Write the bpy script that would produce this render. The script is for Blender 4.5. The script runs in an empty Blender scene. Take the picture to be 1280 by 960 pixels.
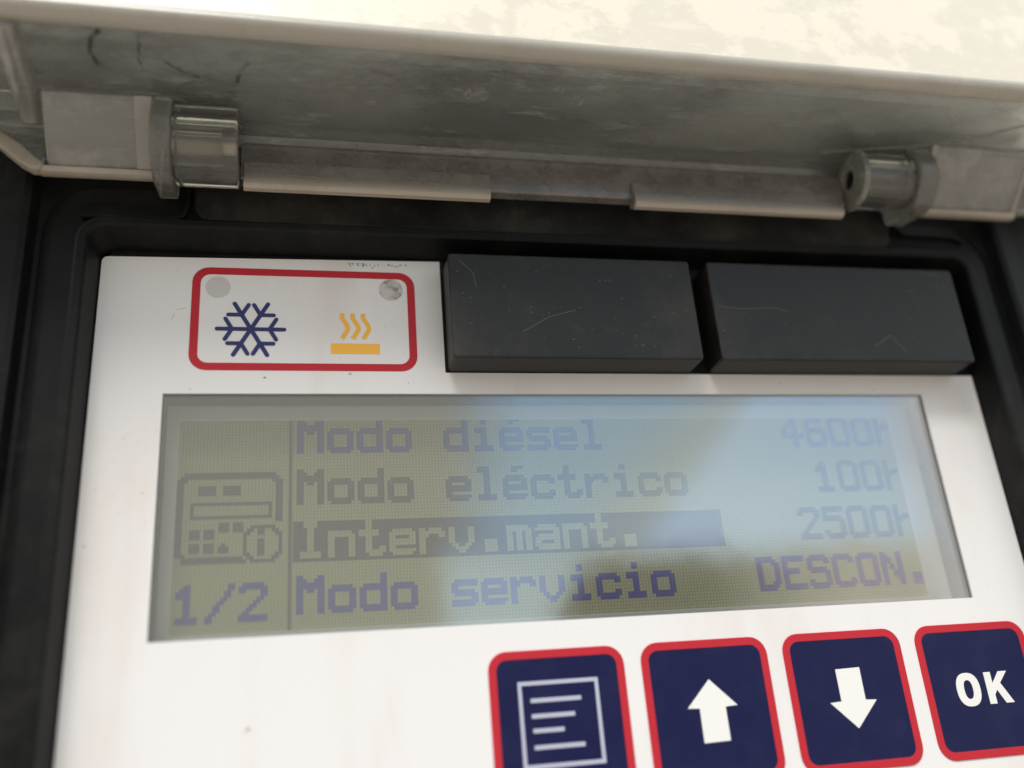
import bpy, bmesh, math, random
from mathutils import Matrix, Vector
random.seed(7)
SC = bpy.context.scene
COL = SC.collection

# ------------------------------------------------------------------ camera, world, sun, exposure
# working frame: u = right, v = up, h = out of the panel towards the viewer, all in millimetres
def W(u, v, h=0.0):
    return Vector((u * .001, -h * .001, v * .001))

cam_d = bpy.data.cameras.new("camera")
cam = bpy.data.objects.new("camera", cam_d); COL.objects.link(cam)
ROT = ((0.97553689, -0.07844961, 0.20536169), (-0.00345704, 0.9285696, 0.37114221), (-0.21980859, -0.36277286, 0.9055827))
def dirw(a): return Vector((a[0], -a[2], a[1]))
m = Matrix([dirw(r) for r in ROT]).transposed().to_4x4()
m.translation = W(20.57, -52.44, 135.14)
cam.matrix_world = m
cam_d.sensor_width = 36; cam_d.lens = 36 * 1150.9 / 1280
cam_d.clip_start = .005; cam_d.clip_end = 200
cam_d.dof.use_dof = True; cam_d.dof.focus_distance = .1465; cam_d.dof.aperture_fstop = 6.5
SC.camera = cam

SUN_EL, SUN_AZ = math.radians(58), math.radians(205)
world = bpy.data.worlds.new("World"); SC.world = world; world.use_nodes = True

class NT:
    """tiny node-graph helper"""
    def __init__(s, tree):
        s.t = tree; tree.nodes.clear()
    def n(s, typ, ins=None, **kw):
        nd = s.t.nodes.new(typ)
        for k, v in kw.items(): setattr(nd, k, v)
        for k, v in (ins or {}).items(): s.put(nd, k, v)
        return nd
    def put(s, nd, k, v):
        i = nd.inputs[k]
        if isinstance(v, bpy.types.NodeSocket): s.t.links.new(v, i)
        elif isinstance(v, bpy.types.Node): s.t.links.new(v.outputs[0], i)
        else:
            if isinstance(v, tuple) and len(v) == 3 and i.type == 'RGBA': v = v + (1,)
            i.default_value = v
    def m(s, op, a, b=0.0, c=0.0, clamp=False):
        nd = s.n('ShaderNodeMath', {0: a, 1: b, 2: c}, operation=op); nd.use_clamp = clamp
        return nd.outputs[0]
    def step(s, x, lo, hi):
        nd = s.n('ShaderNodeMapRange', {0: x, 1: lo, 2: hi, 3: 0.0, 4: 1.0}, interpolation_type='SMOOTHSTEP')
        return nd.outputs[0]
    def mix(s, f, a, b):
        nd = s.n('ShaderNodeMix', data_type='RGBA')
        s.put(nd, 0, f); s.put(nd, 6, a); s.put(nd, 7, b)
        return nd.outputs[2]
    def coord(s):
        return s.n('ShaderNodeTexCoord').outputs['Object']
    def noise(s, vec, scale, detail=4, rough=.55, stretch=None, rot=None):
        if stretch or rot:
            vec = s.n('ShaderNodeMapping', {'Vector': vec, 'Scale': stretch or (1, 1, 1), 'Rotation': rot or (0, 0, 0)})
        return s.n('ShaderNodeTexNoise', {'Vector': vec, 'Scale': scale, 'Detail': detail, 'Roughness': rough}).outputs[0]

# daylight: physical sky above, scattered cloud, and low patches painted for the display to mirror
g = NT(world.node_tree)
sky = g.n('ShaderNodeTexSky', sky_type='NISHITA', sun_disc=False, sun_elevation=SUN_EL, sun_rotation=SUN_AZ)
tc = g.n('ShaderNodeTexCoord').outputs['Generated']
sep = g.n('ShaderNodeSeparateXYZ', {0: tc})
X, Y, Z = sep.outputs
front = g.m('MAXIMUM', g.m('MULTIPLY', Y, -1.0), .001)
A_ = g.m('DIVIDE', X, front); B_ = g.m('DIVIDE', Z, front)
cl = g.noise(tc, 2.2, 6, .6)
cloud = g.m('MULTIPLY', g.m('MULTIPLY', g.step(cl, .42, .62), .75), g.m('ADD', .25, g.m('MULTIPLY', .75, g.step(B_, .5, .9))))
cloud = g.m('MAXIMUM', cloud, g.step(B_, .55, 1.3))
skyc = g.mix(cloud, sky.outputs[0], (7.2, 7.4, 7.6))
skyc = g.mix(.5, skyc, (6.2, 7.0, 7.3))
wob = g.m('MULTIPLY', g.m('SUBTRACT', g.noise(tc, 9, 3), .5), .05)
# reflections painted by direction: dark low band, dark left, leaning pale stripe
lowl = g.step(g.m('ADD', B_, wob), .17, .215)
refl_left = g.step(g.m('SUBTRACT', A_, g.m('MULTIPLY', g.m('SUBTRACT', B_, .3), .12)), .14, .26)
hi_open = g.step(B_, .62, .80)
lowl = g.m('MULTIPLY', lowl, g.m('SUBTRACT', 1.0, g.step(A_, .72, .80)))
open_ = g.m('MAXIMUM', g.m('MULTIPLY', lowl, refl_left), hi_open)
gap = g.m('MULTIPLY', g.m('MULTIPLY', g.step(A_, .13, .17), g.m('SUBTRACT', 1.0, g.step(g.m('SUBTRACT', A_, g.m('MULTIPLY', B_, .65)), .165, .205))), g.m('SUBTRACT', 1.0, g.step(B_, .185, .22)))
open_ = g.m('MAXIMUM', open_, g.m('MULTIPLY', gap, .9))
# painted pale stripe: distance from the line through (.60,.40) and (.38,.19)
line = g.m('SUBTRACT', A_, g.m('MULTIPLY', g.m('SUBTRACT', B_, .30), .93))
refl_stripe = g.m('MULTIPLY', g.step(line, .34, .45), g.m('SUBTRACT', 1.0, g.step(line, .455, .49)))
refl_stripe = g.m('MULTIPLY', refl_stripe, g.m('SUBTRACT', 1.0, hi_open))
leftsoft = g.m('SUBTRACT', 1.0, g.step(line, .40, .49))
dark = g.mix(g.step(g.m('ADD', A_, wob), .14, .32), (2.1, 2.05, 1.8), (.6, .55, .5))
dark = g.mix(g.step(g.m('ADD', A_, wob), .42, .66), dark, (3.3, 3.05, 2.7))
dark = g.mix(g.m('MULTIPLY', g.step(A_, .72, .80), g.m('SUBTRACT', 1.0, g.step(A_, 1.0, 1.3))), dark, (5.2, 5.1, 4.9))  # pale patch painted here to lighten the reflection at the display's right edge
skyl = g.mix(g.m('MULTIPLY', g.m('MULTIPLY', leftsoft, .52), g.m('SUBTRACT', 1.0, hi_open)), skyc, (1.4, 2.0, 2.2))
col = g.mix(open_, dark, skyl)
col = g.mix(g.m('MULTIPLY', g.m('MULTIPLY', refl_stripe, lowl), .8), col, (4.0, 4.0, 3.3))
col = g.mix(g.m('MULTIPLY', g.m('MULTIPLY', lowl, refl_left), g.m('SUBTRACT', .30, g.m('MULTIPLY', hi_open, .30))), col, (1.2, 2.6, 4.0))
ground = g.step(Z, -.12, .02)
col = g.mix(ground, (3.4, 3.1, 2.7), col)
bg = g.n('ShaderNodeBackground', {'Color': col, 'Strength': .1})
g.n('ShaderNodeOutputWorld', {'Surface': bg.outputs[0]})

sd = bpy.data.lights.new("sun", 'SUN'); sd.energy = 1.5; sd.angle = math.radians(22); sd.color = (1, .965, .92)
sun = bpy.data.objects.new("sun", sd); COL.objects.link(sun)
sdir = Vector((math.sin(SUN_AZ) * math.cos(SUN_EL), math.cos(SUN_AZ) * math.cos(SUN_EL), math.sin(SUN_EL)))
sun.rotation_euler = sdir.to_track_quat('Z', 'Y').to_euler(); sun.location = (0, -2, 3)
SC.view_settings.view_transform = 'Standard'; SC.view_settings.look = 'None'
SC.view_settings.exposure = 1.0; SC.view_settings.gamma = 1
SC.cycles.max_bounces = 14; SC.cycles.transparent_max_bounces = 24; SC.cycles.transmission_bounces = 12
SC.cycles.caustics_refractive = False; SC.cycles.caustics_reflective = False

# ------------------------------------------------------------------ materials
def newmat(name):
    mt = bpy.data.materials.new(name); mt.use_nodes = True
    return mt, NT(mt.node_tree)

def finish(g, shader, bump=None):
    g.n('ShaderNodeOutputMaterial', {'Surface': shader})

def plain(name, c, rough=.5, spec=.5, dirt=0.0, dirtc=(.1, .09, .08), scale=60, bump=0.0, bscale=900):
    mt, g = newmat(name); co = g.coord()
    colr = c
    if dirt:
        f = g.m('MULTIPLY', g.step(g.noise(co, scale, 6, .65), .42, .72), dirt)
        colr = g.mix(f, c, dirtc)
    ins = {'Base Color': colr, 'Roughness': rough, 'Specular IOR Level': spec}
    if bump:
        ins['Normal'] = g.n('ShaderNodeBump', {'Strength': bump, 'Distance': .00005, 'Height': g.noise(co, bscale, 3)})
    finish(g, g.n('ShaderNodeBsdfPrincipled', ins)); return mt

def black_plastic(name, base, dust, rough=.5, bias=.45, spec=.5):
    mt, g = newmat(name); co = g.coord()
    d1 = g.step(g.noise(co, 38, 7, .7), bias, bias + .32)
    d2 = g.step(g.noise(co, 420, 5, .75), .5, .75)
    f = g.m('ADD', g.m('MULTIPLY', d1, .55), g.m('MULTIPLY', d2, .18), clamp=True)
    colr = g.mix(g.m('MULTIPLY', f, dust), base, (.16, .145, .12))
    fine = g.m('MULTIPLY', g.step(g.noise(co, 2600, 2, .6), .68, .80), .25)
    colr = g.mix(g.m('MULTIPLY', fine, dust), colr, (.35, .33, .3))
    r = g.m('ADD', rough, g.m('MULTIPLY', f, .25), clamp=True)
    b = g.n('ShaderNodeBump', {'Strength': .35, 'Distance': .00006, 'Height': g.noise(co, 1500, 3)})
    finish(g, g.n('ShaderNodeBsdfPrincipled', {'Base Color': colr, 'Roughness': r, 'Normal': b, 'Specular IOR Level': spec}))
    return mt

def clear_plastic(name, clear, dustc, tint=(.86, .86, .83), gloss=.07, rough=.12, scale=55, streak=None, lo=.35, hi=.7, amount=.5, trans=.55, ramp=None, scr=.05, zr=None):
    """aged transparent polycarbonate: see-through, with a film of dust that scatters light"""
    mt, g = newmat(name); co = g.coord()
    n1 = g.step(g.noise(co, scale, 7, .68, stretch=streak), lo, hi)
    n2 = g.step(g.noise(co, 900, 4, .7), .55, .8)
    n3 = g.step(g.noise(co, 210, 6, .75, stretch=(.3, 1.5, 1.5), rot=(0, .2, .55)), .54, .68)
    f = g.m('ADD', 1 - clear, g.m('ADD', g.m('MULTIPLY', n1, amount * (1 - clear)), g.m('ADD', g.m('MULTIPLY', n2, .05), g.m('MULTIPLY', n3, scr))), clamp=True)
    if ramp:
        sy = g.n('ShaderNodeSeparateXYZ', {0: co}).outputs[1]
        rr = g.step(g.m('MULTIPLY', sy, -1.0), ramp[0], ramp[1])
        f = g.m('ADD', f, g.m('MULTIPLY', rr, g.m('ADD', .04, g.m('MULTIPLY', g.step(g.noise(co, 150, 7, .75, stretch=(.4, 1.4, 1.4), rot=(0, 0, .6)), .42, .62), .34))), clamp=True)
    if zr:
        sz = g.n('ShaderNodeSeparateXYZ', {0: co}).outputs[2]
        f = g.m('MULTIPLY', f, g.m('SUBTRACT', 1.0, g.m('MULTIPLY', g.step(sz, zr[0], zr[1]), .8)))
    dif = g.n('ShaderNodeBsdfDiffuse', {'Color': dustc})
    tra = g.n('ShaderNodeBsdfTranslucent', {'Color': dustc})
    dt = g.n('ShaderNodeMixShader', {0: trans, 1: dif.outputs[0], 2: tra.outputs[0]})
    tr = g.n('ShaderNodeBsdfTransparent', {'Color': tint})
    body = g.n('ShaderNodeMixShader', {0: f, 1: tr.outputs[0], 2: dt.outputs[0]})
    b = g.n('ShaderNodeBump', {'Strength': .25, 'Distance': .0001, 'Height': g.noise(co, 500, 3)})
    gl = g.n('ShaderNodeBsdfGlossy', {'Color': (1, 1, 1), 'Roughness': rough, 'Normal': b.outputs[0]})
    fr = g.n('ShaderNodeFresnel', {'IOR': 1.45})
    gf = g.m('MAXIMUM', g.m('MULTIPLY', fr.outputs[0], .8), gloss)
    finish(g, g.n('ShaderNodeMixShader', {0: gf, 1: body.outputs[0], 2: gl.outputs[0]}))
    return mt

M = {}
M['housing'] = black_plastic('housing_black_plastic', (.0030, .0034, .0038), .26, .5, .48, .20)
M['channel'] = black_plastic('dusty_black_plastic', (.007, .0072, .0070), .48, .6, .38, .25)
M['cap'] = black_plastic('cap_black_plastic', (.0055, .0055, .0056), .34, .46, .48, .45)
M['red'] = plain('red_print', (.50, .020, .034), .45, .3)
M['navy'] = plain('navy_print', (.0026, .0050, .052), .40, .32, .14, (.035, .04, .10), 160, .5, 260)
M['navy_ink'] = plain('navy_ink', (.018, .022, .13), .45)
M['amber'] = plain('amber_ink', (.95, .50, .055), .45)
M['white_ink'] = plain('white_ink', (.82, .82, .80), .45)
M['pale_ink'] = plain('pale_ink', (.46, .48, .60), .45)
mt, g = newmat('crack_line'); co = g.coord()
finish(g, g.n('ShaderNodeMixShader', {0: g.m('ADD', .06, g.m('MULTIPLY', g.step(g.noise(co, 700, 3), .4, .65), .32)), 1: g.n('ShaderNodeBsdfTransparent').outputs[0], 2: g.n('ShaderNodeBsdfDiffuse', {'Color': (.03, .03, .028)}).outputs[0]}))
M['crack'] = mt
mt, g = newmat('dried_mark'); co = g.coord()
finish(g, g.n('ShaderNodeMixShader', {0: g.m('ADD', .06, g.m('MULTIPLY', g.step(g.noise(co, 900, 4, .7), .45, .65), .5)), 1: g.n('ShaderNodeBsdfTransparent').outputs[0], 2: g.n('ShaderNodeBsdfDiffuse', {'Color': (.40, .40, .37)}).outputs[0]}))
M['mark'] = mt
M['led'] = plain('led_window', (.60, .58, .57), .35, .5, .35, (.62, .6, .58), 300)
M['led_dirty'] = plain('led_window_dirty', (.60, .58, .56), .4, .5, .9, (.10, .09, .08), 520)
M['grime'] = plain('grime', (.07, .055, .045), .8)
M['grime_soft'] = plain('grime_soft', (.56, .51, .47), .8)
M['scratch'] = plain('scratch', (.11, .11, .105), .6)
M['scratch_soft'] = plain('scratch_soft', (.062, .063, .063), .6)
M['lcd_frame'] = plain('lcd_frame_metal', (.80, .80, .78), .45, .5, .3, (.7, .7, .66), 90)
M['window_wall'] = plain('window_wall', (.025, .032, .036), .5)
M['steel'] = plain('pin_steel', (.45, .38, .33), .28)
M['steel'].node_tree.nodes['Principled BSDF'].inputs['Metallic'].default_value = 1

# white printed front foil, with stains
mt, g = newmat('white_foil'); co = g.coord()
base = (.80, .788, .790)
f1 = g.m('MULTIPLY', g.step(g.noise(co, 26, 5, .6), .50, .75), .45)
c1 = g.mix(f1, base, (.74, .67, .61))
f2 = g.m('MULTIPLY', g.step(g.noise(co, 40, 5, .6, stretch=(1.6, 1, .35)), .50, .75), .55)
c1 = g.mix(f2, c1, (.70, .635, .585))
f3 = g.m('MULTIPLY', g.step(g.noise(co, 420, 3, .6), .70, .76), .45)
c1 = g.mix(f3, c1, (.42, .38, .35))
f4 = g.m('MULTIPLY', g.m('MULTIPLY', g.step(g.noise(co, 1400, 2, .5), .66, .74), g.step(g.noise(co, 60, 3), .55, .68)), .7)
c1 = g.mix(f4, c1, (.20, .17, .15))
b = g.n('ShaderNodeBump', {'Strength': .35, 'Distance': .00005, 'Height': g.noise(co, 1100, 4)})
finish(g, g.n('ShaderNodeBsdfPrincipled', {'Base Color': c1, 'Roughness': .42, 'Normal': b}))
M['foil'] = mt

# cream painted body panel, worn
mt, g = newmat('cream_paint'); co = g.coord()
c1 = g.mix(g.m('MULTIPLY', g.step(g.noise(co, 14, 6, .65, stretch=(1, 1, .5)), .45, .75), .4), (.86, .82, .72), (.74, .70, .62))
c1 = g.mix(g.m('MULTIPLY', g.step(g.noise(co, 260, 3, .6), .69, .75), .6), c1, (.45, .40, .33))
finish(g, g.n('ShaderNodeBsdfPrincipled', {'Base Color': c1, 'Roughness': .5}))
M['cream'] = mt

# reflective LCD: olive ground with the fine dot grid of the display
PITCH = .513
def lcd_mat(name, c, cgap, w=.22):
    mt, g = newmat(name); co = g.coord(); s = g.n('ShaderNodeSeparateXYZ', {0: co})
    def line(x, o):
        q = g.m('FRACT', g.m('ADD', g.m('DIVIDE', x, PITCH * .001), 1000.0 - o))
        return g.m('LESS_THAN', q, w)
    fx = line(s.outputs[0], 19.43 / PITCH % 1); fz = line(s.outputs[2], -2.25 / PITCH % 1)
    f = g.m('MAXIMUM', fx, g.m('MULTIPLY', fz, .8))
    cc = g.mix(g.m('MULTIPLY', g.step(g.noise(co, 30, 4), .35, .7), .35), c, tuple(x * .8 for x in c))
    cc = g.mix(f, cc, cgap)
    finish(g, g.n('ShaderNodeBsdfPrincipled', {'Base Color': cc, 'Roughness': .5, 'Specular IOR Level': .2}))
    return mt
M['lcd'] = lcd_mat('lcd_ground', (.62, .60, .37), (.33, .325, .21))
M['px_blue'] = lcd_mat('lcd_dots_blue', (.062, .060, .46), (.13, .13, .38))  # bluish tint of the polarised sky reflection is put into the dot colour
M['px_grey'] = lcd_mat('lcd_dots_grey', (.10, .095, .12), (.19, .18, .18))
M['px_bar'] = lcd_mat('lcd_dots_bar', (.115, .095, .125), (.17, .15, .16))

# display window: clear sheet with a strong mirror of the sky
mt, g = newmat('window_sheet'); co = g.coord()
tr = g.n('ShaderNodeBsdfTransparent', {'Color': (.93, .94, .93)})
gl = g.n('ShaderNodeBsdfGlossy', {'Color': (1, 1, 1), 'Roughness': .05, 'Normal': g.n('ShaderNodeBump', {'Strength': .12, 'Distance': .0002, 'Height': g.noise(co, 90, 2)}).outputs[0]})
finish(g, g.n('ShaderNodeMixShader', {0: .27, 1: tr.outputs[0], 2: gl.outputs[0]}))
M['window'] = mt

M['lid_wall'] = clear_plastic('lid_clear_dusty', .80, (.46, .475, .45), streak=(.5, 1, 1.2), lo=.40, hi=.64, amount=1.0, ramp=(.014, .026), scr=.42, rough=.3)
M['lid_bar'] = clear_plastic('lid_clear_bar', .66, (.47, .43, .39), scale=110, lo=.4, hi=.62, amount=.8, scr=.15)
M['lid_edge'] = clear_plastic('lid_lit_edge', .30, (.74, .65, .53), gloss=.08)  # cream tone stands in for light guided out at the moulded edges
M['lip_edge'] = clear_plastic('lip_glow_edge', .15, (.80, .70, .57), gloss=.05, rough=.3, zr=(.0300, .0322))  # cream-to-clear fade paints the light glowing along the lip
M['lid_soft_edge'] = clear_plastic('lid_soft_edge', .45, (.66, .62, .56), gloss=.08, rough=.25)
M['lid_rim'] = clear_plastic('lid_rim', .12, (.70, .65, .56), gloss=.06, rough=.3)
M['lid_cover'] = clear_plastic('lid_cover_frosted', .12, (.735, .68, .575), tint=(.97, .96, .92), gloss=.03, rough=.35, amount=.9, lo=.45, hi=.7, trans=.06, scr=.10)
M['lid_block'] = clear_plastic('lid_block_frosted', .62, (.62, .59, .55), scale=120, lo=.42, hi=.66, amount=1.0, scr=.2)
def glassy(name, dust, c):
    mt, g = newmat(name); co = g.coord()
    gl = g.n('ShaderNodeBsdfPrincipled', {'Base Color': (.93, .93, .88), 'Roughness': .06, 'IOR': 1.45, 'Transmission Weight': 1.0})
    df = g.n('ShaderNodeBsdfDiffuse', {'Color': c})
    f = g.m('ADD', dust, g.m('MULTIPLY', g.step(g.noise(co, 220, 5, .7), .45, .75), dust))
    finish(g, g.n('ShaderNodeMixShader', {0: f, 1: gl.outputs[0], 2: df.outputs[0]})); return mt
M['lid_barrel'] = glassy('lid_barrel_clear', .13, (.42, .41, .36))
M['lid_barrel_dusty'] = glassy('lid_barrel_dusty', .48, (.34, .34, .29))
M['lid_bracket'] = clear_plastic('lid_bracket_clear', .62, (.44, .43, .37), gloss=.06, rough=.25)

# ------------------------------------------------------------------ mesh helpers
def obj(name, bm, mt, parent=None, bevel=0, smooth=False, seg=2):
    bmesh.ops.recalc_face_normals(bm, faces=bm.faces[:])
    me = bpy.data.meshes.new(name); bm.to_mesh(me); bm.free()
    if smooth:
        for p in me.polygons: p.use_smooth = True
    o = bpy.data.objects.new(name, me); COL.objects.link(o)
    me.materials.append(mt)
    if parent is not None:
        o.parent = parent
        if parent.type == 'EMPTY': o.location = -parent.location
    if smooth: me.set_sharp_from_angle(angle=math.radians(35))
    if bevel:
        b = o.modifiers.new('bevel', 'BEVEL'); b.width = bevel * .001; b.segments = seg; b.limit_method = 'ANGLE'; b.angle_limit = .6
    return o

def prism(pts, h0, h1, bm=None, holes=None):
    """outline in (u,v) between heights h0 and h1"""
    bm = bm or bmesh.new()
    a = [bm.verts.new(W(u, v, h0)) for u, v in pts]; b = [bm.verts.new(W(u, v, h1)) for u, v in pts]
    n = len(pts)
    bm.faces.new(a); bm.faces.new(b)
    for i in range(n): bm.faces.new((a[i], a[(i + 1) % n], b[(i + 1) % n], b[i]))
    return bm

def uprism(prof, u0, u1, bm=None):
    """profile in (v,h) run along u"""
    bm = bm or bmesh.new()
    a = [bm.verts.new(W(u0, v, h)) for v, h in prof]; b = [bm.verts.new(W(u1, v, h)) for v, h in prof]
    n = len(prof)
    bm.faces.new(a); bm.faces.new(b)
    for i in range(n): bm.faces.new((a[i], a[(i + 1) % n], b[(i + 1) % n], b[i]))
    return bm

def rrect(u0, v0, u1, v1, r, n=6):
    rs = r if isinstance(r, (tuple, list)) else (r,) * 4      # order: bl, br, tr, tl
    pts = []
    for (cx, cy, a0, rr) in ((u0 + rs[0], v0 + rs[0], 180, rs[0]), (u1 - rs[1], v0 + rs[1], 270, rs[1]), (u1 - rs[2], v1 - rs[2], 0, rs[2]), (u0 + rs[3], v1 - rs[3], 90, rs[3])):
        for k in range(n + 1):
            a = math.radians(a0 + 90 * k / n); pts.append((cx + rr * math.cos(a), cy + rr * math.sin(a)))
    return pts

def ring(outer, inner, h0, h1, bm=None):
    bm = bm or bmesh.new(); n = len(outer)
    L = [[bm.verts.new(W(u, v, h)) for u, v in P] for P, h in ((outer, h0), (outer, h1), (inner, h1), (inner, h0))]
    for k in range(4):
        A, B = L[k], L[(k + 1) % 4]
        for i in range(n): bm.faces.new((A[i], A[(i + 1) % n], B[(i + 1) % n], B[i]))
    return bm

def stroke(pts, w, h0, h1, bm=None, cap=True):
    """round-capped poly-line of width w; one prism per segment, discs at the joints, slightly stepped to avoid shared planes"""
    bm = bm or bmesh.new()
    for i in range(len(pts) - 1):
        (x0, y0), (x1, y1) = pts[i], pts[i + 1]
        d = math.hypot(x1 - x0, y1 - y0); dx, dy = (x1 - x0) / d, (y1 - y0) / d
        a = math.atan2(dy, dx); P = []
        if cap:
            for k in range(7):
                t = a - math.pi / 2 + math.pi * k / 6; P.append((x1 + w / 2 * math.cos(t), y1 + w / 2 * math.sin(t)))
            for k in range(7):
                t = a + math.pi / 2 + math.pi * k / 6; P.append((x0 + w / 2 * math.cos(t), y0 + w / 2 * math.sin(t)))
        else:
            nx, ny = -dy * w / 2, dx * w / 2
            P = [(x0 - nx, y0 - ny), (x1 - nx, y1 - ny), (x1 + nx, y1 + ny), (x0 + nx, y0 + ny)]
        prism(P, h0, h1 + i * .004, bm)
    return bm

def disc(cx, cy, r, h0, h1, n=28, ry=None, bm=None):
    ry = ry or r
    return prism([(cx + r * math.cos(2 * math.pi * k / n), cy + ry * math.sin(2 * math.pi * k / n)) for k in range(n)], h0, h1, bm)

def tube_u(cv, ch, r, ri, u0, u1, n=40, bm=None, ch2=None):
    """hollow cylinder whose axis runs along u"""
    bm = bm or bmesh.new(); L = []
    for rr, u in ((r, u0), (r, u1), (ri, u1), (ri, u0)):
        L.append([bm.verts.new(W(u, cv + rr * math.cos(2 * math.pi * k / n), ch + rr * math.sin(2 * math.pi * k / n))) for k in range(n)])
    for k in range(4):
        A, B = L[k], L[(k + 1) % 4]
        for i in range(n): bm.faces.new((A[i], A[(i + 1) % n], B[(i + 1) % n], B[i]))
    return bm

def thing(name, label, cat, loc):
    o = bpy.data.objects.new(name, None); COL.objects.link(o); o.location = loc
    o.empty_display_size = .01
    o['label'] = label; o['category'] = cat
    return o

# ------------------------------------------------------------------ cream body panel behind
wall = thing('body_panel', 'cream painted vehicle body panel with scuffs and specks behind and above the black housing', 'wall panel', W(64, -200, -12))
obj('panel_sheet', prism([(-400, -200), (520, -200), (520, 400), (-400, 400)], -14, -12), M['cream'], wall)
for s in [((150, 150), (156, 163)), ((138, 142), (141, 150)), ((60, 128), (66, 131))]: obj('scuff_mark', stroke(s, .7, -12, -11.9), M['grime_soft'], wall)

# ------------------------------------------------------------------ the controller
unit = thing('control_unit', 'black control unit with white front, grey green display, navy keys and clear lid', 'control panel', W(64, -95, -10))

# front foil with the notch for the two caps
LW, RW, TW, BW = 0.0, 128.45, 0.0, -36.0
def foil_grid():
    """one continuous sheet: grid of quads around the window"""
    bm = bmesh.new()
    xs = [-9.2, LW, 42.6, RW, 139.9]; ys = [-96, BW, TW, 3.6, 23.4]
    V = {}
    def v(i, j):
        if (i, j) not in V:
            x, y = xs[i], ys[j]
            if j == 4: y = 22.85 + (x + 10.15) * .0175
            V[i, j] = bm.verts.new(W(x, y, 0))
        return V[i, j]
    for i in range(4):
        for j in range(4):
            if i in (1, 2) and j == 1: continue
            if j == 3 and i >= 2: continue
            bm.faces.new((v(i, j), v(i + 1, j), v(i + 1, j + 1), v(i, j + 1)))
    # left margin strip with a rounded upper corner
    left = [V[0, j] for j in range(5)]
    arc = [(-9.2 - .95 * math.sin(math.radians(a)), 22.87 - .95 + .95 * math.cos(math.radians(a))) for a in range(15, 91, 15)]
    ev = [bm.verts.new(W(x, y, 0)) for x, y in arc] + [bm.verts.new(W(-10.15, -96, 0))]
    bm.faces.new(left[::-1][:1] + ev + left[:4])
    for f in bm.faces:
        if f.normal.y > 0: f.normal_flip()
    ext = bmesh.ops.extrude_face_region(bm, geom=bm.faces[:])
    bmesh.ops.translate(bm, vec=(0, .0004, 0), verts=[e for e in ext['geom'] if isinstance(e, bmesh.types.BMVert)])
    return bm
panel = obj('front_foil', foil_grid(), M['foil'], unit)
panel['label'] = 'white printed front foil with faint brown stains'

# grime on the foil
bm = bmesh.new()
def blot(cx, cy, r, bm, n=11, h=.03):
    prism([(cx + r * random.uniform(.35, 1.1) * math.cos(2 * math.pi * k / n), cy + r * random.uniform(.35, 1.1) * math.sin(2 * math.pi * k / n)) for k in range(n)], 0, h, bm)
for k in range(46):
    t = random.random(); blot(27.5 + t * 9 + random.uniform(-1, 1), 22.95 - abs(random.gauss(0, .28)), random.uniform(.05, .17), bm)
for x, y, r in [(14.6, 2.6, .22), (36.6, 1.8, .10), (101, 2.0, .13), (-5, -7, .10), (-4.4, -6.4, .07), (-1.9, -15.2, .13), (13.4, -47.9, .22), (13.0, -48.3, .12), (119, .9, .10), (133.5, -2.4, .09), (134.8, -14, .07)]:
    b1 = bmesh.new(); blot(x, y, r, b1); obj('grime_spot', b1, M['grime'], panel)
o = obj('grime_smear', bm, M['grime'], panel); o['kind'] = 'stuff'
bm = bmesh.new()
stroke([(1.0, 13.2), (.5, 12.0)], .10, 0, .02, bm); stroke([(2.6, 14.2), (1.3, 13.9)], .10, 0, .02, bm)
obj('pen_marks', bm, M['grime_soft'], panel)

# housing: nested loops round the recess
def housing_mesh():
    bm = bmesh.new()
    loops = [  # side offset, top v, height, corner radius
        (0.0, 23.9, -2.0, 1.5), (0.15, 24.1, -.3, 1.5), (1.15, 25.6, 4.6, 2.4), (1.45, 26.0, 5.0, 2.8), (2.5, 26.9, 5.0, 3.8), (2.95, 27.25, 4.7, 4.2),
        (3.2, 27.45, 3.6, 4.4), (6.5, 30.5, 3.3, 6), (8.3, 33.5, 2.5, 8), (9.0, 42.0, 2.5, 8), (9.8, 50, 4.4, 8), (10.8, 52, 4.6, 8), (14.0, 64, 4.2, 9), (24.0, 72.0, 3.6, 10), (26.0, 73, 2.0, 10), (26.4, 73.3, -12, 10)]
    prev = None
    for s, top, h, r in loops:
        P = rrect(-10.15 - s, -96 - s, 139.9 + s, top, r, 7)
        cur = [bm.verts.new(W(u, v, h)) for u, v in P]
        if prev:
            n = len(cur)
            for i in range(n): bm.faces.new((prev[i], prev[(i + 1) % n], cur[(i + 1) % n], cur[i]))
        prev = cur
    return bm
hs = obj('housing', housing_mesh(), M['housing'], unit, smooth=False)
hs['label'] = 'black moulded plastic housing, dusty along its top channel'
bm = prism([(-9, 23), (139, 23), (139, -95), (-9, -95)], -9, -8.5)
obj('back_plate', bm, M['housing'], unit)
obj('cap_recess', prism([(42.65, 3.62), (141, 3.62), (141, 26), (-9, 26), (-9, 21), (42.65, 21)], -2.0, -.45), M['housing'], unit)
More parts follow.
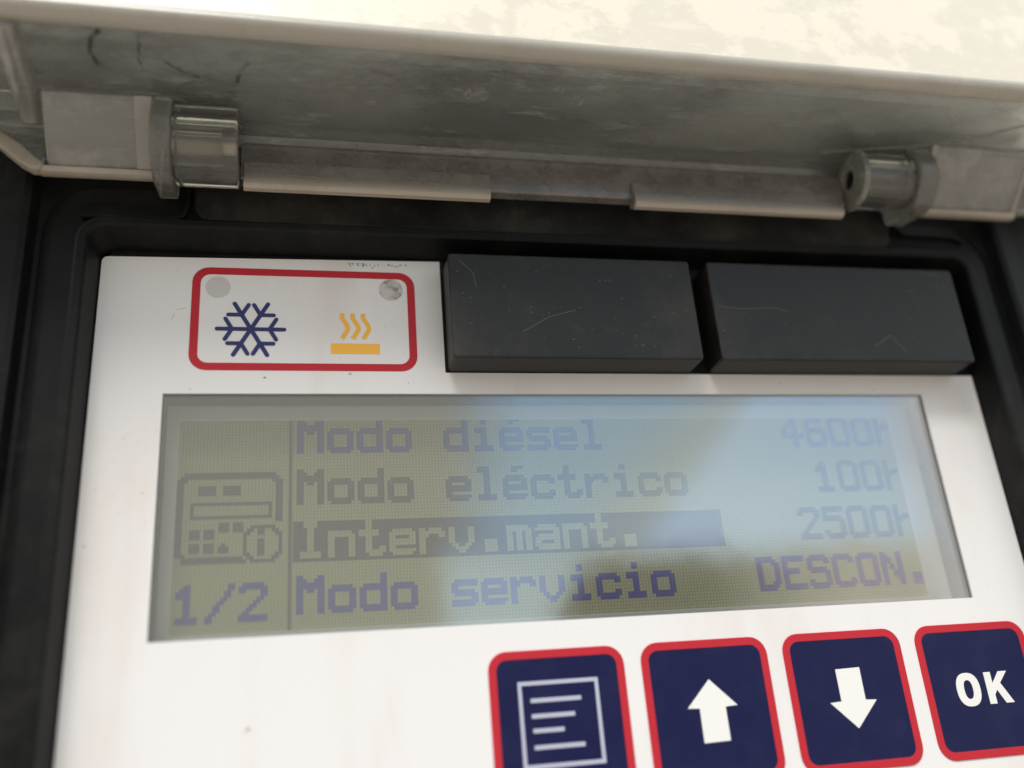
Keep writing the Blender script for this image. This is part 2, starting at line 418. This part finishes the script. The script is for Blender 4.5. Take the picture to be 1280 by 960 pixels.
# dusty channel floor under the hinge, with its raised corner lands
def land(pts): return prism(pts, 2.6, 4.3)
obj('hinge_channel', prism(rrect(3.4, 27.6, 127.5, 44, 3.0), 2.4, 3.75), M['channel'], unit, bevel=.5)
bm = bmesh.new(); bm2 = bmesh.new(); bm3 = bmesh.new()
stroke([(-12.5, 27.35), (0.2, 27.35), (2.0, 27.9), (2.6, 29.4), (2.7, 33)], .55, 3.0, 4.55, bm)
stroke([(-10.5, 30.1), (-2.5, 30.2), (-.6, 31.0), (0.0, 33)], .4, 3.0, 3.9, bm3)
stroke([(128.2, 36), (128.7, 32.2), (130.4, 30.6), (140.5, 30.5), (142.8, 29.4)], .45, 3.0, 4.2, bm2)
obj('hinge_land', bm2, M['housing'], unit, bevel=.12); bm3.free()
obj('hinge_land', bm, M['housing'], unit, bevel=.12)

# two blank caps
cap_spec = [(43.05, 84.75, 'left blank black cap beside the red framed symbols', [((54.5, 8.3), (59.0, 11.0), (63.5, 12.3)), ((44.8, 20.9), (47.0, 18.6), (47.4, 16.2))]),
            (88.0, 136.35, 'right blank black cap, scuffed at its upper right corner', [((88.6, 13.7), (93, 13.2), (99, 13.6), (102, 12.9)), ((117, 6.5), (120.6, 8.8), (123.0, 5.3)), ((130.5, 21.3), (133.3, 20.9)), ((126.2, 17.6), (127.8, 17.5)), ((133.6, 19.0), (134.8, 18.9))])]
for u0, u1, lab, scr in cap_spec:
    o = obj('blank_cap', prism(rrect(u0, 3.75, u1, 22.15, .6), -.4, 6.0), M['cap'], unit, bevel=.32, seg=3)
    o['label'] = lab
    bm = bmesh.new(); 
    for s in scr: stroke(s, .13, 5.95, 6.012, bm)
    obj('scratch', bm, M['scratch_soft'], o)
    bm = bmesh.new()
    for k in range(34):
        x, y = random.uniform(u0 + 1, u1 - 1), random.uniform(4.6, 21.5)
        if random.random() < .4 and u0 > 80: x, y = random.uniform(126, 135.6), random.uniform(14, 21.6)
        a = random.uniform(-.6, .9); l = random.uniform(.03, .35)
        stroke([(x, y), (x + l * math.cos(a), y + l * math.sin(a))], random.uniform(.05, .12), 5.95, 6.010, bm)
    obj('dust_specks', bm, M['scratch'], o)

# indicator field
fr = obj('indicator_frame', ring(rrect(3.35, 3.78, 38.2, 21.42, 2.6), rrect(4.6, 5.0, 36.95, 20.2, 1.5), .0, .06), M['red'], unit)
fr['label'] = 'red rounded frame round the two symbols'
SNOW = (12.37, 10.74)
bm = bmesh.new(); R_ = 5.05; q = 0
for k in range(6):
    a = math.radians(60 * k)
    P = lambda r, t: (SNOW[0] + r * math.cos(t), SNOW[1] + r * math.sin(t))
    hh = .055 + .004 * k
    stroke([P(.0 if k < 3 else .2, a), P(R_, a)], .66, 0, hh, bm)
    b0 = P(R_ * .56, a)
    for sg in (-1, 1):
        t = a + sg * math.radians(60); L_ = R_ * .40; q += 1
        stroke([b0, (b0[0] + L_ * math.cos(t), b0[1] + L_ * math.sin(t))], .62, 0, .082 + .002 * q, bm)
o = obj('snowflake_symbol', bm, M['navy_ink'], unit); o['label'] = 'dark blue six armed snowflake'
bm = bmesh.new()
for i, x in enumerate((26.35, 28.02, 29.68)):
    c = [(x, 13.75), (x + .05, 12.9), (x + .85, 11.6), (x + .95, 10.9), (x + .3, 9.8), (x + .02, 9.35)]
    w = .36; Lp = []; Rp = []
    for k, (a, b_) in enumerate(c):
        p0 = c[max(k - 1, 0)]; p1 = c[min(k + 1, len(c) - 1)]
        dx, dy = p1[0] - p0[0], p1[1] - p0[1]; d = math.hypot(dx, dy)
        Lp.append((a - dy / d * w, b_ + dx / d * w)); Rp.append((a + dy / d * w, b_ - dx / d * w))
    V0 = []
    for P0 in (Lp, Rp):
        V0.append([(bm.verts.new(W(a, b_, 0)), bm.verts.new(W(a, b_, .06))) for a, b_ in P0])
    A, B = V0
    for k in range(len(c) - 1):
        bm.faces.new((A[k][1], A[k + 1][1], B[k + 1][1], B[k][1]))
        bm.faces.new((A[k][0], A[k + 1][0], A[k + 1][1], A[k][1])); bm.faces.new((B[k][0], B[k + 1][0], B[k + 1][1], B[k][1]))
prism([(24.6, 6.72), (32.25, 6.72), (32.25, 8.48), (24.6, 8.48)], 0, .06, bm)
o = obj('heating_symbol', bm, M['amber'], unit); o['label'] = 'amber bar with three rising heat waves'
o = obj('indicator_light', disc(7.25, 17.95, 1.9, 0, .03), M['led'], unit); o['label'] = 'round grey light window above the snowflake'
o = obj('indicator_light', disc(34.3, 18.2, 1.95, 0, .03), M['led_dirty'], unit); o['label'] = 'round grey light window, dirty, at the right of the frame'

# ------------------------------------------------------------------ display
HL = -5.6
disp = obj('display', prism([(0.2, -38), (128.2, -38), (128.2, -.2), (.2, -.2)], -7.2, HL), M['lcd'], unit)
disp['label'] = 'grey green dot matrix display with blue grey text and a pale sky reflection'
def wall_ring():
    o_ = [(-.35, BW - .35), (RW + .35, BW - .35), (RW + .35, .35), (-.35, .35)]
    i_ = [(0.03, BW + .03), (RW - .03, BW + .03), (RW - .03, -.03), (.03, -.03)]
    return ring(o_, i_, -7.2, -.45)
obj('window_wall', wall_ring(), M['window_wall'], disp)
obj('lcd_frame', ring([(0.04, BW + .04), (RW - .04, BW + .04), (RW - .04, -.04), (.04, -.04)], [(2.05, -34.75), (124.0, -34.75), (124.0, -2.55), (2.05, -2.55)], HL + .02, -5.0), M['lcd_frame'], disp, bevel=.25)
obj('window_sheet', prism([(-.3, BW - .3), (RW + .3, BW - .3), (RW + .3, .3), (-.3, .3)], -.9, -.42), M['window'], disp)

G = {
'M': "XX....XX XXX..XXX XXXXXXXX XXXXXXXX XX.XX.XX XX....XX XX....XX XX....XX XX....XX XX....XX XX....XX",
'o': "........ ........ ........ .XXXXXX. XXXXXXXX XX....XX XX....XX XX....XX XX....XX XXXXXXXX .XXXXXX.",
'd': "......XX ......XX ......XX .XXXXXXX XXXXXXXX XX....XX XX....XX XX....XX XX....XX XXXXXXXX .XXXXXXX",
'i': "...XX... ...XX... ........ .XXXX... .XXXX... ...XX... ...XX... ...XX... ...XX... .XXXXXX. .XXXXXX.",
'é': "...XXXX. ...XX... ........ .XXXXXX. XXXXXXXX XX....XX XXXXXXXX XXXXXXXX XX...... XXXXXXXX .XXXXXX.",
'e': "........ ........ ........ .XXXXXX. XXXXXXXX XX....XX XXXXXXXX XXXXXXXX XX...... XXXXXXXX .XXXXXX.",
's': "........ ........ ........ .XXXXXXX XXXXXXXX XX...... XXXXXXX. .XXXXXXX ......XX XXXXXXXX XXXXXXX.",
'l': ".XXXX... .XXXX... ...XX... ...XX... ...XX... ...XX... ...XX... ...XX... ...XX... .XXXXXX. .XXXXXX.",
'c': "........ ........ ........ .XXXXXX. XXXXXXXX XX....XX XX...... XX...... XX....XX XXXXXXXX .XXXXXX.",
't': "..XX.... ..XX.... ..XX.... XXXXXX.. XXXXXX.. ..XX.... ..XX.... ..XX.... ..XX..XX ..XXXXXX ...XXXX.",
'r': "........ ........ ........ XX.XXXX. XXXXXXXX XXX...XX XX...... XX...... XX...... XX...... XX......",
'v': "........ ........ ........ XX....XX XX....XX XX....XX XX....XX XX....XX .XX..XX. ..XXXX.. ...XX...",
'I': "..XXXX.. ..XXXX.. ...XX... ...XX... ...XX... ...XX... ...XX... ...XX... ...XX... .XXXXXX. .XXXXXX.",
'n': "........ ........ ........ XXXXXXX. XXXXXXXX XX....XX XX....XX XX....XX XX....XX XX....XX XX....XX",
'm': "........ ........ ........ XXXXXXX. XXXXXXXX XX.XX.XX XX.XX.XX XX.XX.XX XX.XX.XX XX.XX.XX XX.XX.XX",
'a': "........ ........ ........ .XXXXXX. XXXXXXXX ......XX .XXXXXXX XXXXXXXX XX....XX XXXXXXXX .XXXXXXX",
'.': "........ ........ ........ ........ ........ ........ ........ ..XXXX.. ..XXXX.. ..XXXX.. ..XXXX..",
'1': "...XX... ..XXX... .XXXX... .XXXX... ...XX... ...XX... ...XX... ...XX... ...XX... .XXXXXX. .XXXXXX.",
'0': ".XXXXXX. XXXXXXXX XX....XX XX....XX XX....XX XX....XX XX....XX XX....XX XX....XX XXXXXXXX .XXXXXX.",
'4': "....XX.. ...XXX.. ..XXXX.. .XX.XX.. XX..XX.. XX..XX.. XXXXXXXX XXXXXXXX ....XX.. ....XX.. ....XX..",
'6': "..XXXXX. .XXXXXX. XX...... XX...... XXXXXXX. XXXXXXXX XX....XX XX....XX XX....XX XXXXXXXX .XXXXXX.",
'2': ".XXXXXX. XXXXXXXX XX....XX ......XX .....XX. ....XX.. ...XX... ..XX.... .XX..... XXXXXXXX XXXXXXXX",
'5': "XXXXXXXX XXXXXXXX XX...... XXXXXXX. XXXXXXXX ......XX ......XX ......XX XX....XX XXXXXXXX .XXXXXX.",
'h': "XX...... XX...... XX...... XX.XXXX. XXXXXXXX XXX...XX XX....XX XX....XX XX....XX XX....XX XX....XX",
'D': "XXXXXX.. XXXXXXX. XX...XXX XX....XX XX....XX XX....XX XX....XX XX....XX XX...XXX XXXXXXX. XXXXXX..",
'E': "XXXXXXXX XXXXXXXX XX...... XX...... XXXXXX.. XXXXXX.. XX...... XX...... XX...... XXXXXXXX XXXXXXXX",
'S': ".XXXXXX. XXXXXXXX XX....XX XX...... XXXXXXX. .XXXXXXX ......XX ......XX XX....XX XXXXXXXX .XXXXXX.",
'C': ".XXXXXX. XXXXXXXX XX....XX XX...... XX...... XX...... XX...... XX...... XX....XX XXXXXXXX .XXXXXX.",
'O': ".XXXXXX. XXXXXXXX XX....XX XX....XX XX....XX XX....XX XX....XX XX....XX XX....XX XXXXXXXX .XXXXXX.",
'N': "XX....XX XXX...XX XXXX..XX XXXX..XX XX.XX.XX XX.XX.XX XX..XXXX XX..XXXX XX...XXX XX....XX XX....XX",
'/': "......XX ......XX .....XX. .....XX. ....XX.. ...XX... ..XX.... ..XX.... .XX..... XX...... XX......",
}
DP = PITCH; U0, V0, CW = 19.43, -2.25, 9 * PITCH
def dots_to_mesh(S, ou, ov, bm=None, gap=.035):
    """S: set of (col,row); runs of dots along a row merge into one flat bar"""
    bm = bm or bmesh.new()
    rows = {}
    for c, r in S: rows.setdefault(r, set()).add(c)
    for r, cs in rows.items():
        cs = sorted(cs); k = 0
        while k < len(cs):
            j = k
            while j + 1 < len(cs) and cs[j + 1] == cs[j] + 1: j += 1
            a, b_ = ou + cs[k] * DP, ou + (cs[j] + 1) * DP
            y1, y0 = ov - r * DP, ov - (r + 1) * DP
            vs = [bm.verts.new(W(x, y, HL + .03)) for x, y in ((a, y0), (b_, y0), (b_, y1), (a, y1))]
            bm.faces.new(vs); k = j + 1
    return bm
def textdots(s, col0):
    S = set()
    for i, ch in enumerate(s):
        if ch == ' ': continue
        for r, row in enumerate(G[ch].split()):
            for c, x in enumerate(row):
                if x == 'X': S.add((c + (col0 + i) * 9, r))
    return S
rows = [("Modo diésel", "4600h", 18, 'px_blue'), ("Modo eléctrico", "100h", 19, 'px_grey'), ("Interv.mant.", "2500h", 18, 'px_grey'), ("Modo servicio", "DESCON.", 16, 'px_blue')]
for k, (a, b_, c0, mt_) in enumerate(rows):
    S = textdots(a, 0)
    if k == 2:
        S = {(c, r) for c in range(-1, 135) for r in range(12)} - S
        obj('highlight_bar', dots_to_mesh(S, U0, V0 - k * 16 * DP), M['px_bar'], disp)
        S = set()
    if S: obj('text_line', dots_to_mesh(S, U0, V0 - k * 16 * DP), M[mt_], disp)
    obj('value_text', dots_to_mesh(textdots(b_, c0), U0 + .25, V0 - k * 16 * DP), M[mt_], disp)
obj('page_number', dots_to_mesh(textdots("1/2", 0), 2.1, V0 - 48 * DP - .65), M['px_blue'], disp)
obj('divider_line', dots_to_mesh({(0, r) for r in range(64)}, 18.25, V0), M['px_grey'], disp)
# drawing of the controller on the display
S = set()
for c in range(2, 28): S |= {(c, 0), (c, 1)}
for r in range(2, 25): S |= {(0, r), (1, r)}
for r in range(2, 15): S |= {(28, r), (29, r)}
S |= {(1, 1), (2, 2), (28, 1), (27, 2), (1, 24), (2, 24)}
for c in range(2, 21): S |= {(c, 25), (c, 26)}
def box(c0, r0, c1, r1): return {(c, r) for c in range(c0, c1) for r in range(r0, r1)}
S |= box(6, 4, 11, 7) | box(13, 4, 18, 7)
S |= (box(4, 9, 27, 14) - box(5, 10, 26, 13))
S |= box(4, 17, 7, 20) | box(8, 17, 11, 20) | box(4, 21, 7, 24) | box(8, 21, 11, 24) | box(12, 15, 15, 18) | box(16, 15, 19, 18) | (box(12, 21, 15, 24) - {(12, 21), (14, 21)})
RC = {(c, r) for c in range(15, 34) for r in range(12, 30) if abs(math.hypot(c - 24, r - 21) - 5.4) < .48}
S -= {(c, r) for c in range(15, 34) for r in range(12, 30) if math.hypot(c - 24, r - 21) < 6.6}
S |= RC | box(23, 17, 25, 19) | box(23, 20, 25, 25)
obj('device_drawing', dots_to_mesh(S, 1.95, -10.75), M['px_grey'], disp)

# ------------------------------------------------------------------ keys
KU = [46.28, 69.38, 92.48, 115.62]; KW, KT, KB = 20.45, -40.05, -60.25
def key(u0, label):
    k = obj('key', prism(rrect(u0 + 1.15, KB + 1.15, u0 + KW - 1.15, KT - 1.15, 1.6), -.2, .10), M['navy'], unit, bevel=.05)
    k['label'] = label
    obj('key_border', ring(rrect(u0, KB, u0 + KW, KT, 2.7), rrect(u0 + 1.2, KB + 1.2, u0 + KW - 1.2, KT - 1.2, 1.55), -.1, .14), M['red'], k, bevel=.06)
    return k
k1 = key(KU[0], 'navy key with a pale page of text lines')
bm = ring([(50.42, -56.0), (62.42, -56.0), (62.42, -44.35), (50.42, -44.35)], [(50.95, -55.45), (61.88, -55.45), (61.88, -44.9), (50.95, -44.9)], .08, .16)
for x0, x1, y in ((52.15, 59.65, -47.0), (52.15, 58.5, -49.1), (52.2, 56.75, -51.05), (52.2, 59.6, -53.25)):
    prism([(x0, y - .29), (x1, y - .29), (x1, y + .29), (x0, y + .29)], .08, .16, bm)
obj('page_symbol', bm, M['pale_ink'], k1)
k2 = key(KU[1], 'navy key with a white arrow pointing up')
c = KU[1] + KW / 2 + .05
up = [(c - 2.08, -54.6), (c + 2.08, -54.5), (c + 2.05, -49.8), (c + 3.98, -49.7), (c, -45.8), (c - 3.95, -49.7), (c - 2.08, -49.8)]
obj('arrow_symbol', prism(up, .08, .16), M['white_ink'], k2)
k3 = key(KU[2], 'navy key with a white arrow pointing down')
c = KU[2] + KW / 2 + .1
obj('arrow_symbol', prism([(2 * c - x - (2 * c - 2 * c), -100.2 - y) for x, y in [(c + (px - (KU[1] + KW / 2 + .05)), py) for px, py in up]], .08, .16), M['white_ink'], k3)
k4 = key(KU[3], 'navy key with white letters OK')
n = 40
def ell(cx, cy, rx, ry, p=2.4):
    out = []
    for k in range(n):
        t = 2 * math.pi * k / n; ct, st = math.cos(t), math.sin(t)
        out.append((cx + rx * math.copysign(abs(ct) ** (2 / p), ct), cy + ry * math.copysign(abs(st) ** (2 / p), st)))
    return out
bm = ring(ell(123.25, -50.15, 2.12, 2.52), ell(123.25, -50.15, .80, 1.42), .08, .16)
prism([(126.55, -52.55), (127.8, -52.55), (127.8, -51.2), (128.35, -50.5), (129.5, -52.55), (131.0, -52.55), (129.2, -49.5), (130.85, -47.75), (129.3, -47.75), (127.8, -49.5), (127.8, -47.75), (126.55, -47.75)], .08, .16, bm)
obj('lettering', bm, M['white_ink'], k4)

# ------------------------------------------------------------------ opened clear lid
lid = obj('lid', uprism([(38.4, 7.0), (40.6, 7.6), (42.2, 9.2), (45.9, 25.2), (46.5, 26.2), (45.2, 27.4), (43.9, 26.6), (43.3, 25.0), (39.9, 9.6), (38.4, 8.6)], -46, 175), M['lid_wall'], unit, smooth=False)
lid['label'] = 'scratched and dusty clear plastic lid, opened upwards'
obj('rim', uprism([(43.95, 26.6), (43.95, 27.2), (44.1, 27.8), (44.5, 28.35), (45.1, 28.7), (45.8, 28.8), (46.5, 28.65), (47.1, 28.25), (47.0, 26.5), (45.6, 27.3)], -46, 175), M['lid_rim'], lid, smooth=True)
obj('cover_sheet', uprism([(46.6, 26.4), (46.6, 28.2), (150, 8.0), (150, 6.0)], -46, 175), M['lid_cover'], lid)
obj('hinge_bar', uprism([(32.2, 7.0), (38.6, 7.0), (39.0, 7.6), (38.8, 9.2), (38.2, 9.4), (32.5, 9.2), (32.2, 8.8)], 10.8, 115.4), M['lid_bar'], lid)
for u0, u1 in ((11.2, 50.1), (74.8, 114.2)):
    o = obj('hinge_lip', uprism([(30.9, 7.6), (34.6, 7.6), (34.9, 9.6), (34.6, 10.3), (31.2, 10.3), (30.9, 9.9)], u0, u1), M['lid_bar'], lid, bevel=.2)
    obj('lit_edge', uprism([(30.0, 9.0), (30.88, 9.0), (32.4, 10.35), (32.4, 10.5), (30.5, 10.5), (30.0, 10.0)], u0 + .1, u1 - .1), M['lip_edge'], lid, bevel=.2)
# side blocks with bright moulded edges: sloping shells between the hinge line and the hinge wall
for (u0, u1, v0, v1, h1) in ((-17.0, -1.8, 32.6, 40.9, 16.0), (130.8, 151.0, 33.0, 41.2, 17.0)):
    sl = (v1 - v0) / (h1 - 8.4)
    obj('hinge_block', uprism([(v0, 8.4), (v1, h1), (v1 + 1.4, h1 - .6), (v0 + .3, 7.2)], u0, u1), M['lid_block'], lid, bevel=.3)
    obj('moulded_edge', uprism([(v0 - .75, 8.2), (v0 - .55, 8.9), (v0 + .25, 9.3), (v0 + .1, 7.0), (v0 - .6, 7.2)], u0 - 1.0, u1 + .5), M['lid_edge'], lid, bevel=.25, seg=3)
    if u0 < 0: ua, ub = u1 - 2.6, u1 + .3
    else: ua, ub = u0 - .5, u0 + .5
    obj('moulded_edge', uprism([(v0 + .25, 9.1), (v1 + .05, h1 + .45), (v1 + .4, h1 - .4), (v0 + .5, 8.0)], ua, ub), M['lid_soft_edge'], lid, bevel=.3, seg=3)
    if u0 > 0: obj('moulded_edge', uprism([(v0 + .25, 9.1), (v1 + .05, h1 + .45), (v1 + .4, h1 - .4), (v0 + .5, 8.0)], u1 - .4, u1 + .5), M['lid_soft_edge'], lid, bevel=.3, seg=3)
# knuckles: bracket plates and barrels with a pin
for (bu0, bu1, cu0, cu1, av, ah, ar) in ((-1.6, 1.3, 1.35, 10.7, 36.6, 10.6, 6.2), (126.3, 130.2, 115.8, 126.25, 37.0, 11.0, 5.4)):
    n_ = 18
    prof = [(av + ar + .9, 4.5)] + [(av + (ar + .9) * math.cos(math.radians(a)), ah + (ar + .9) * math.sin(math.radians(a))) for a in range(0, 181, 6)] + [(av - ar + .4, 4.5)]
    obj('hinge_bracket', uprism(prof, bu0, bu1), M['lid_bracket'], lid, smooth=True, bevel=.35)
    if cu0 < 50:
        obj('hinge_barrel', tube_u(av, ah, ar, 3.4, cu0, cu1, 56), M['lid_barrel'], lid, smooth=True, bevel=.25)
        obj('barrel_core', tube_u(av, ah, 2.9, 1.7, cu0 + .3, cu1 - 2.4), M['lid_barrel'], lid, smooth=True)
        obj('hinge_pin', tube_u(av, ah, 1.5, .1, cu0 + .4, cu1 - .6), M['steel'], lid, smooth=True)
    else:
        obj('hinge_barrel', tube_u(av, ah, ar - .25, 3.0, cu0 + 1.25, cu1, 56), M['lid_barrel'], lid, smooth=True, bevel=.2)
        obj('barrel_end', tube_u(av, ah, ar + .1, 1.75, cu0, cu0 + 1.2, 56), M['lid_barrel_dusty'], lid, smooth=True, bevel=.25)
        obj('barrel_core', tube_u(av, ah, 2.6, 1.75, cu0 + 1.25, cu1 - .3), M['lid_bracket'], lid, smooth=True)
        obj('hinge_pin', tube_u(av, ah, 1.7, .1, cu0 + .9, cu1), M['housing'], lid, smooth=True)
# outer flanges and corner ribs
obj('end_flange', prism([(-46, 46), (-46, 49), (-30, 41.5), (-24.0, 37.0), (-20.4, 34.2), (-18.4, 32.5), (-17.5, 32.6), (-17.1, 34), (-17.1, 46)], 7.6, 9.2), M['lid_wall'], lid, bevel=.4)
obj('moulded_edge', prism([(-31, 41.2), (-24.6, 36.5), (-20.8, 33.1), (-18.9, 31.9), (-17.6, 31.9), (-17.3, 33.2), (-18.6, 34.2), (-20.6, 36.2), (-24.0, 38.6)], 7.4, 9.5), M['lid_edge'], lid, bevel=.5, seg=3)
obj('end_flange', prism([(151.8, 33.6), (175, 34.6), (175, 48), (151.8, 47)], 7.0, 9.0), M['lid_block'], lid, bevel=.4)
bm = bmesh.new()
P0 = [W(-19.4, 41.0, 10), W(-19.4, 44.2, 26.5)]
def rod(p, q_, r, bm, n=12):
    d = (q_ - p).normalized(); a = d.cross(Vector((1, 0, 0))).normalized(); b2 = d.cross(a); L = []
    for c_ in (p, q_): L.append([bm.verts.new(c_ + r * (a * math.cos(2 * math.pi * k / n) + b2 * math.sin(2 * math.pi * k / n))) for k in range(n)])
    for i in range(n): bm.faces.new((L[0][i], L[0][(i + 1) % n], L[1][(i + 1) % n], L[1][i]))
    bm.faces.new(L[0]); bm.faces.new(L[1])
rod(P0[0], P0[1], .0019, bm, 20)
obj('corner_rib', bm, M['lid_block'], lid, smooth=True)
def wv(h): return 39.9 + (h - 9.6) * .2208
bm = bmesh.new()
for (ua, ha, ub, hb) in ((110, 13.6, 128.4, 16.3), (128.4, 16.3, 139, 19.5), (139, 19.5, 147, 22.8)):
    rod(W(ua, wv(ha) + .1, ha), W(ub, wv(hb) + .1, hb), .00022, bm)
obj('corner_rib', bm, M['lid_bracket'], lid, smooth=True)

# wear on the hinge wall: hairline cracks, dried drops, specks (points given as u, h on the inner face)
def wallp(u, h, d=.05): return W(u, 39.9 + (h - 9.6) * .2208 - d, h)
def wribbon(pts, w, bm, close=False):
    P = list(pts) + ([pts[0]] if close else [])
    for i in range(len(P) - 1):
        (x0, y0), (x1, y1) = P[i], P[i + 1]; d = math.hypot(x1 - x0, y1 - y0) or 1e-6
        nx, ny = -(y1 - y0) / d * w / 2, (x1 - x0) / d * w / 2; k = .05 + .004 * (i % 3)
        a = [(x0 - nx, y0 - ny), (x1 - nx, y1 - ny), (x1 + nx, y1 + ny), (x0 + nx, y0 + ny)]
        lo_ = [bm.verts.new(wallp(x, y, k)) for x, y in a]; hi_ = [bm.verts.new(wallp(x, y, -.1)) for x, y in a]
        bm.faces.new(lo_); bm.faces.new(hi_)
        for q in range(4): bm.faces.new((lo_[q], lo_[(q + 1) % 4], hi_[(q + 1) % 4], hi_[q]))
    return bm
def wiggle(pts, n=5, amp=.12):
    out = []
    for i in range(len(pts) - 1):
        for k in range(n):
            t = k / n; out.append((pts[i][0] * (1 - t) + pts[i + 1][0] * t + random.uniform(-amp, amp), pts[i][1] * (1 - t) + pts[i + 1][1] * t + random.uniform(-amp, amp)))
    return out + [pts[-1]]
for pts, w in (([(-7.37, 26.4), (-8.77, 24.9), (-9.09, 23.1), (-8.22, 20.2)], .42), ([(-2.13, 26.4), (-2.7, 22.7), (-2.26, 20.3)], .26), ([(12.6, 23.3), (11.15, 21.3), (10.45, 19.0)], .4), ([(.66, 21.9), (3.8, 20.3), (10.1, 18.8)], .22)):
    obj('crack', wribbon(wiggle(pts, 7, .16), w * 1.5, bmesh.new()), M['crack'], lid)
for cx, cy, rx, ry in ((46.6, 20.4, 2.0, 1.7), (59.6, 22.2, .9, .8), (62.9, 20.6, 1.4, 1.0)):
    P = [(cx + rx * random.uniform(.8, 1.1) * math.cos(2 * math.pi * k / 16), cy + ry * random.uniform(.8, 1.1) * math.sin(2 * math.pi * k / 16)) for k in range(16)]
    b1 = bmesh.new(); lo_ = [b1.verts.new(wallp(x, y, .05)) for x, y in P]; hi_ = [b1.verts.new(wallp(x, y, -.1)) for x, y in P]
    b1.faces.new(lo_)
    for q in range(16): b1.faces.new((lo_[q], lo_[(q + 1) % 16], hi_[(q + 1) % 16], hi_[q]))
    obj('dried_drop', b1, M['mark'], lid)
for x, y, l in ((4.4, 20.3, 1.4), (42.6, 23.1, .9), (98, 21.0, .8), (71.9, 12.5, .3), (70.5, 20.9, .35), (27.8, 12.4, .3), (10.8, 15.3, .35), (74.5, 26, .6), (111.5, 22, .8), (20, 25.5, 1.2), (34, 24.8, 1.5), (29, 23.2, .8), (84, 24.5, .9)) + tuple((random.uniform(-14, 118), random.uniform(11, 25.5), random.uniform(.08, .4)) for _ in range(34)):
    obj('pale_speck', wribbon([(x, y), (x + l, y - l * .25)], .10 + min(l, .5) * .22, bmesh.new()), M['mark'], lid)
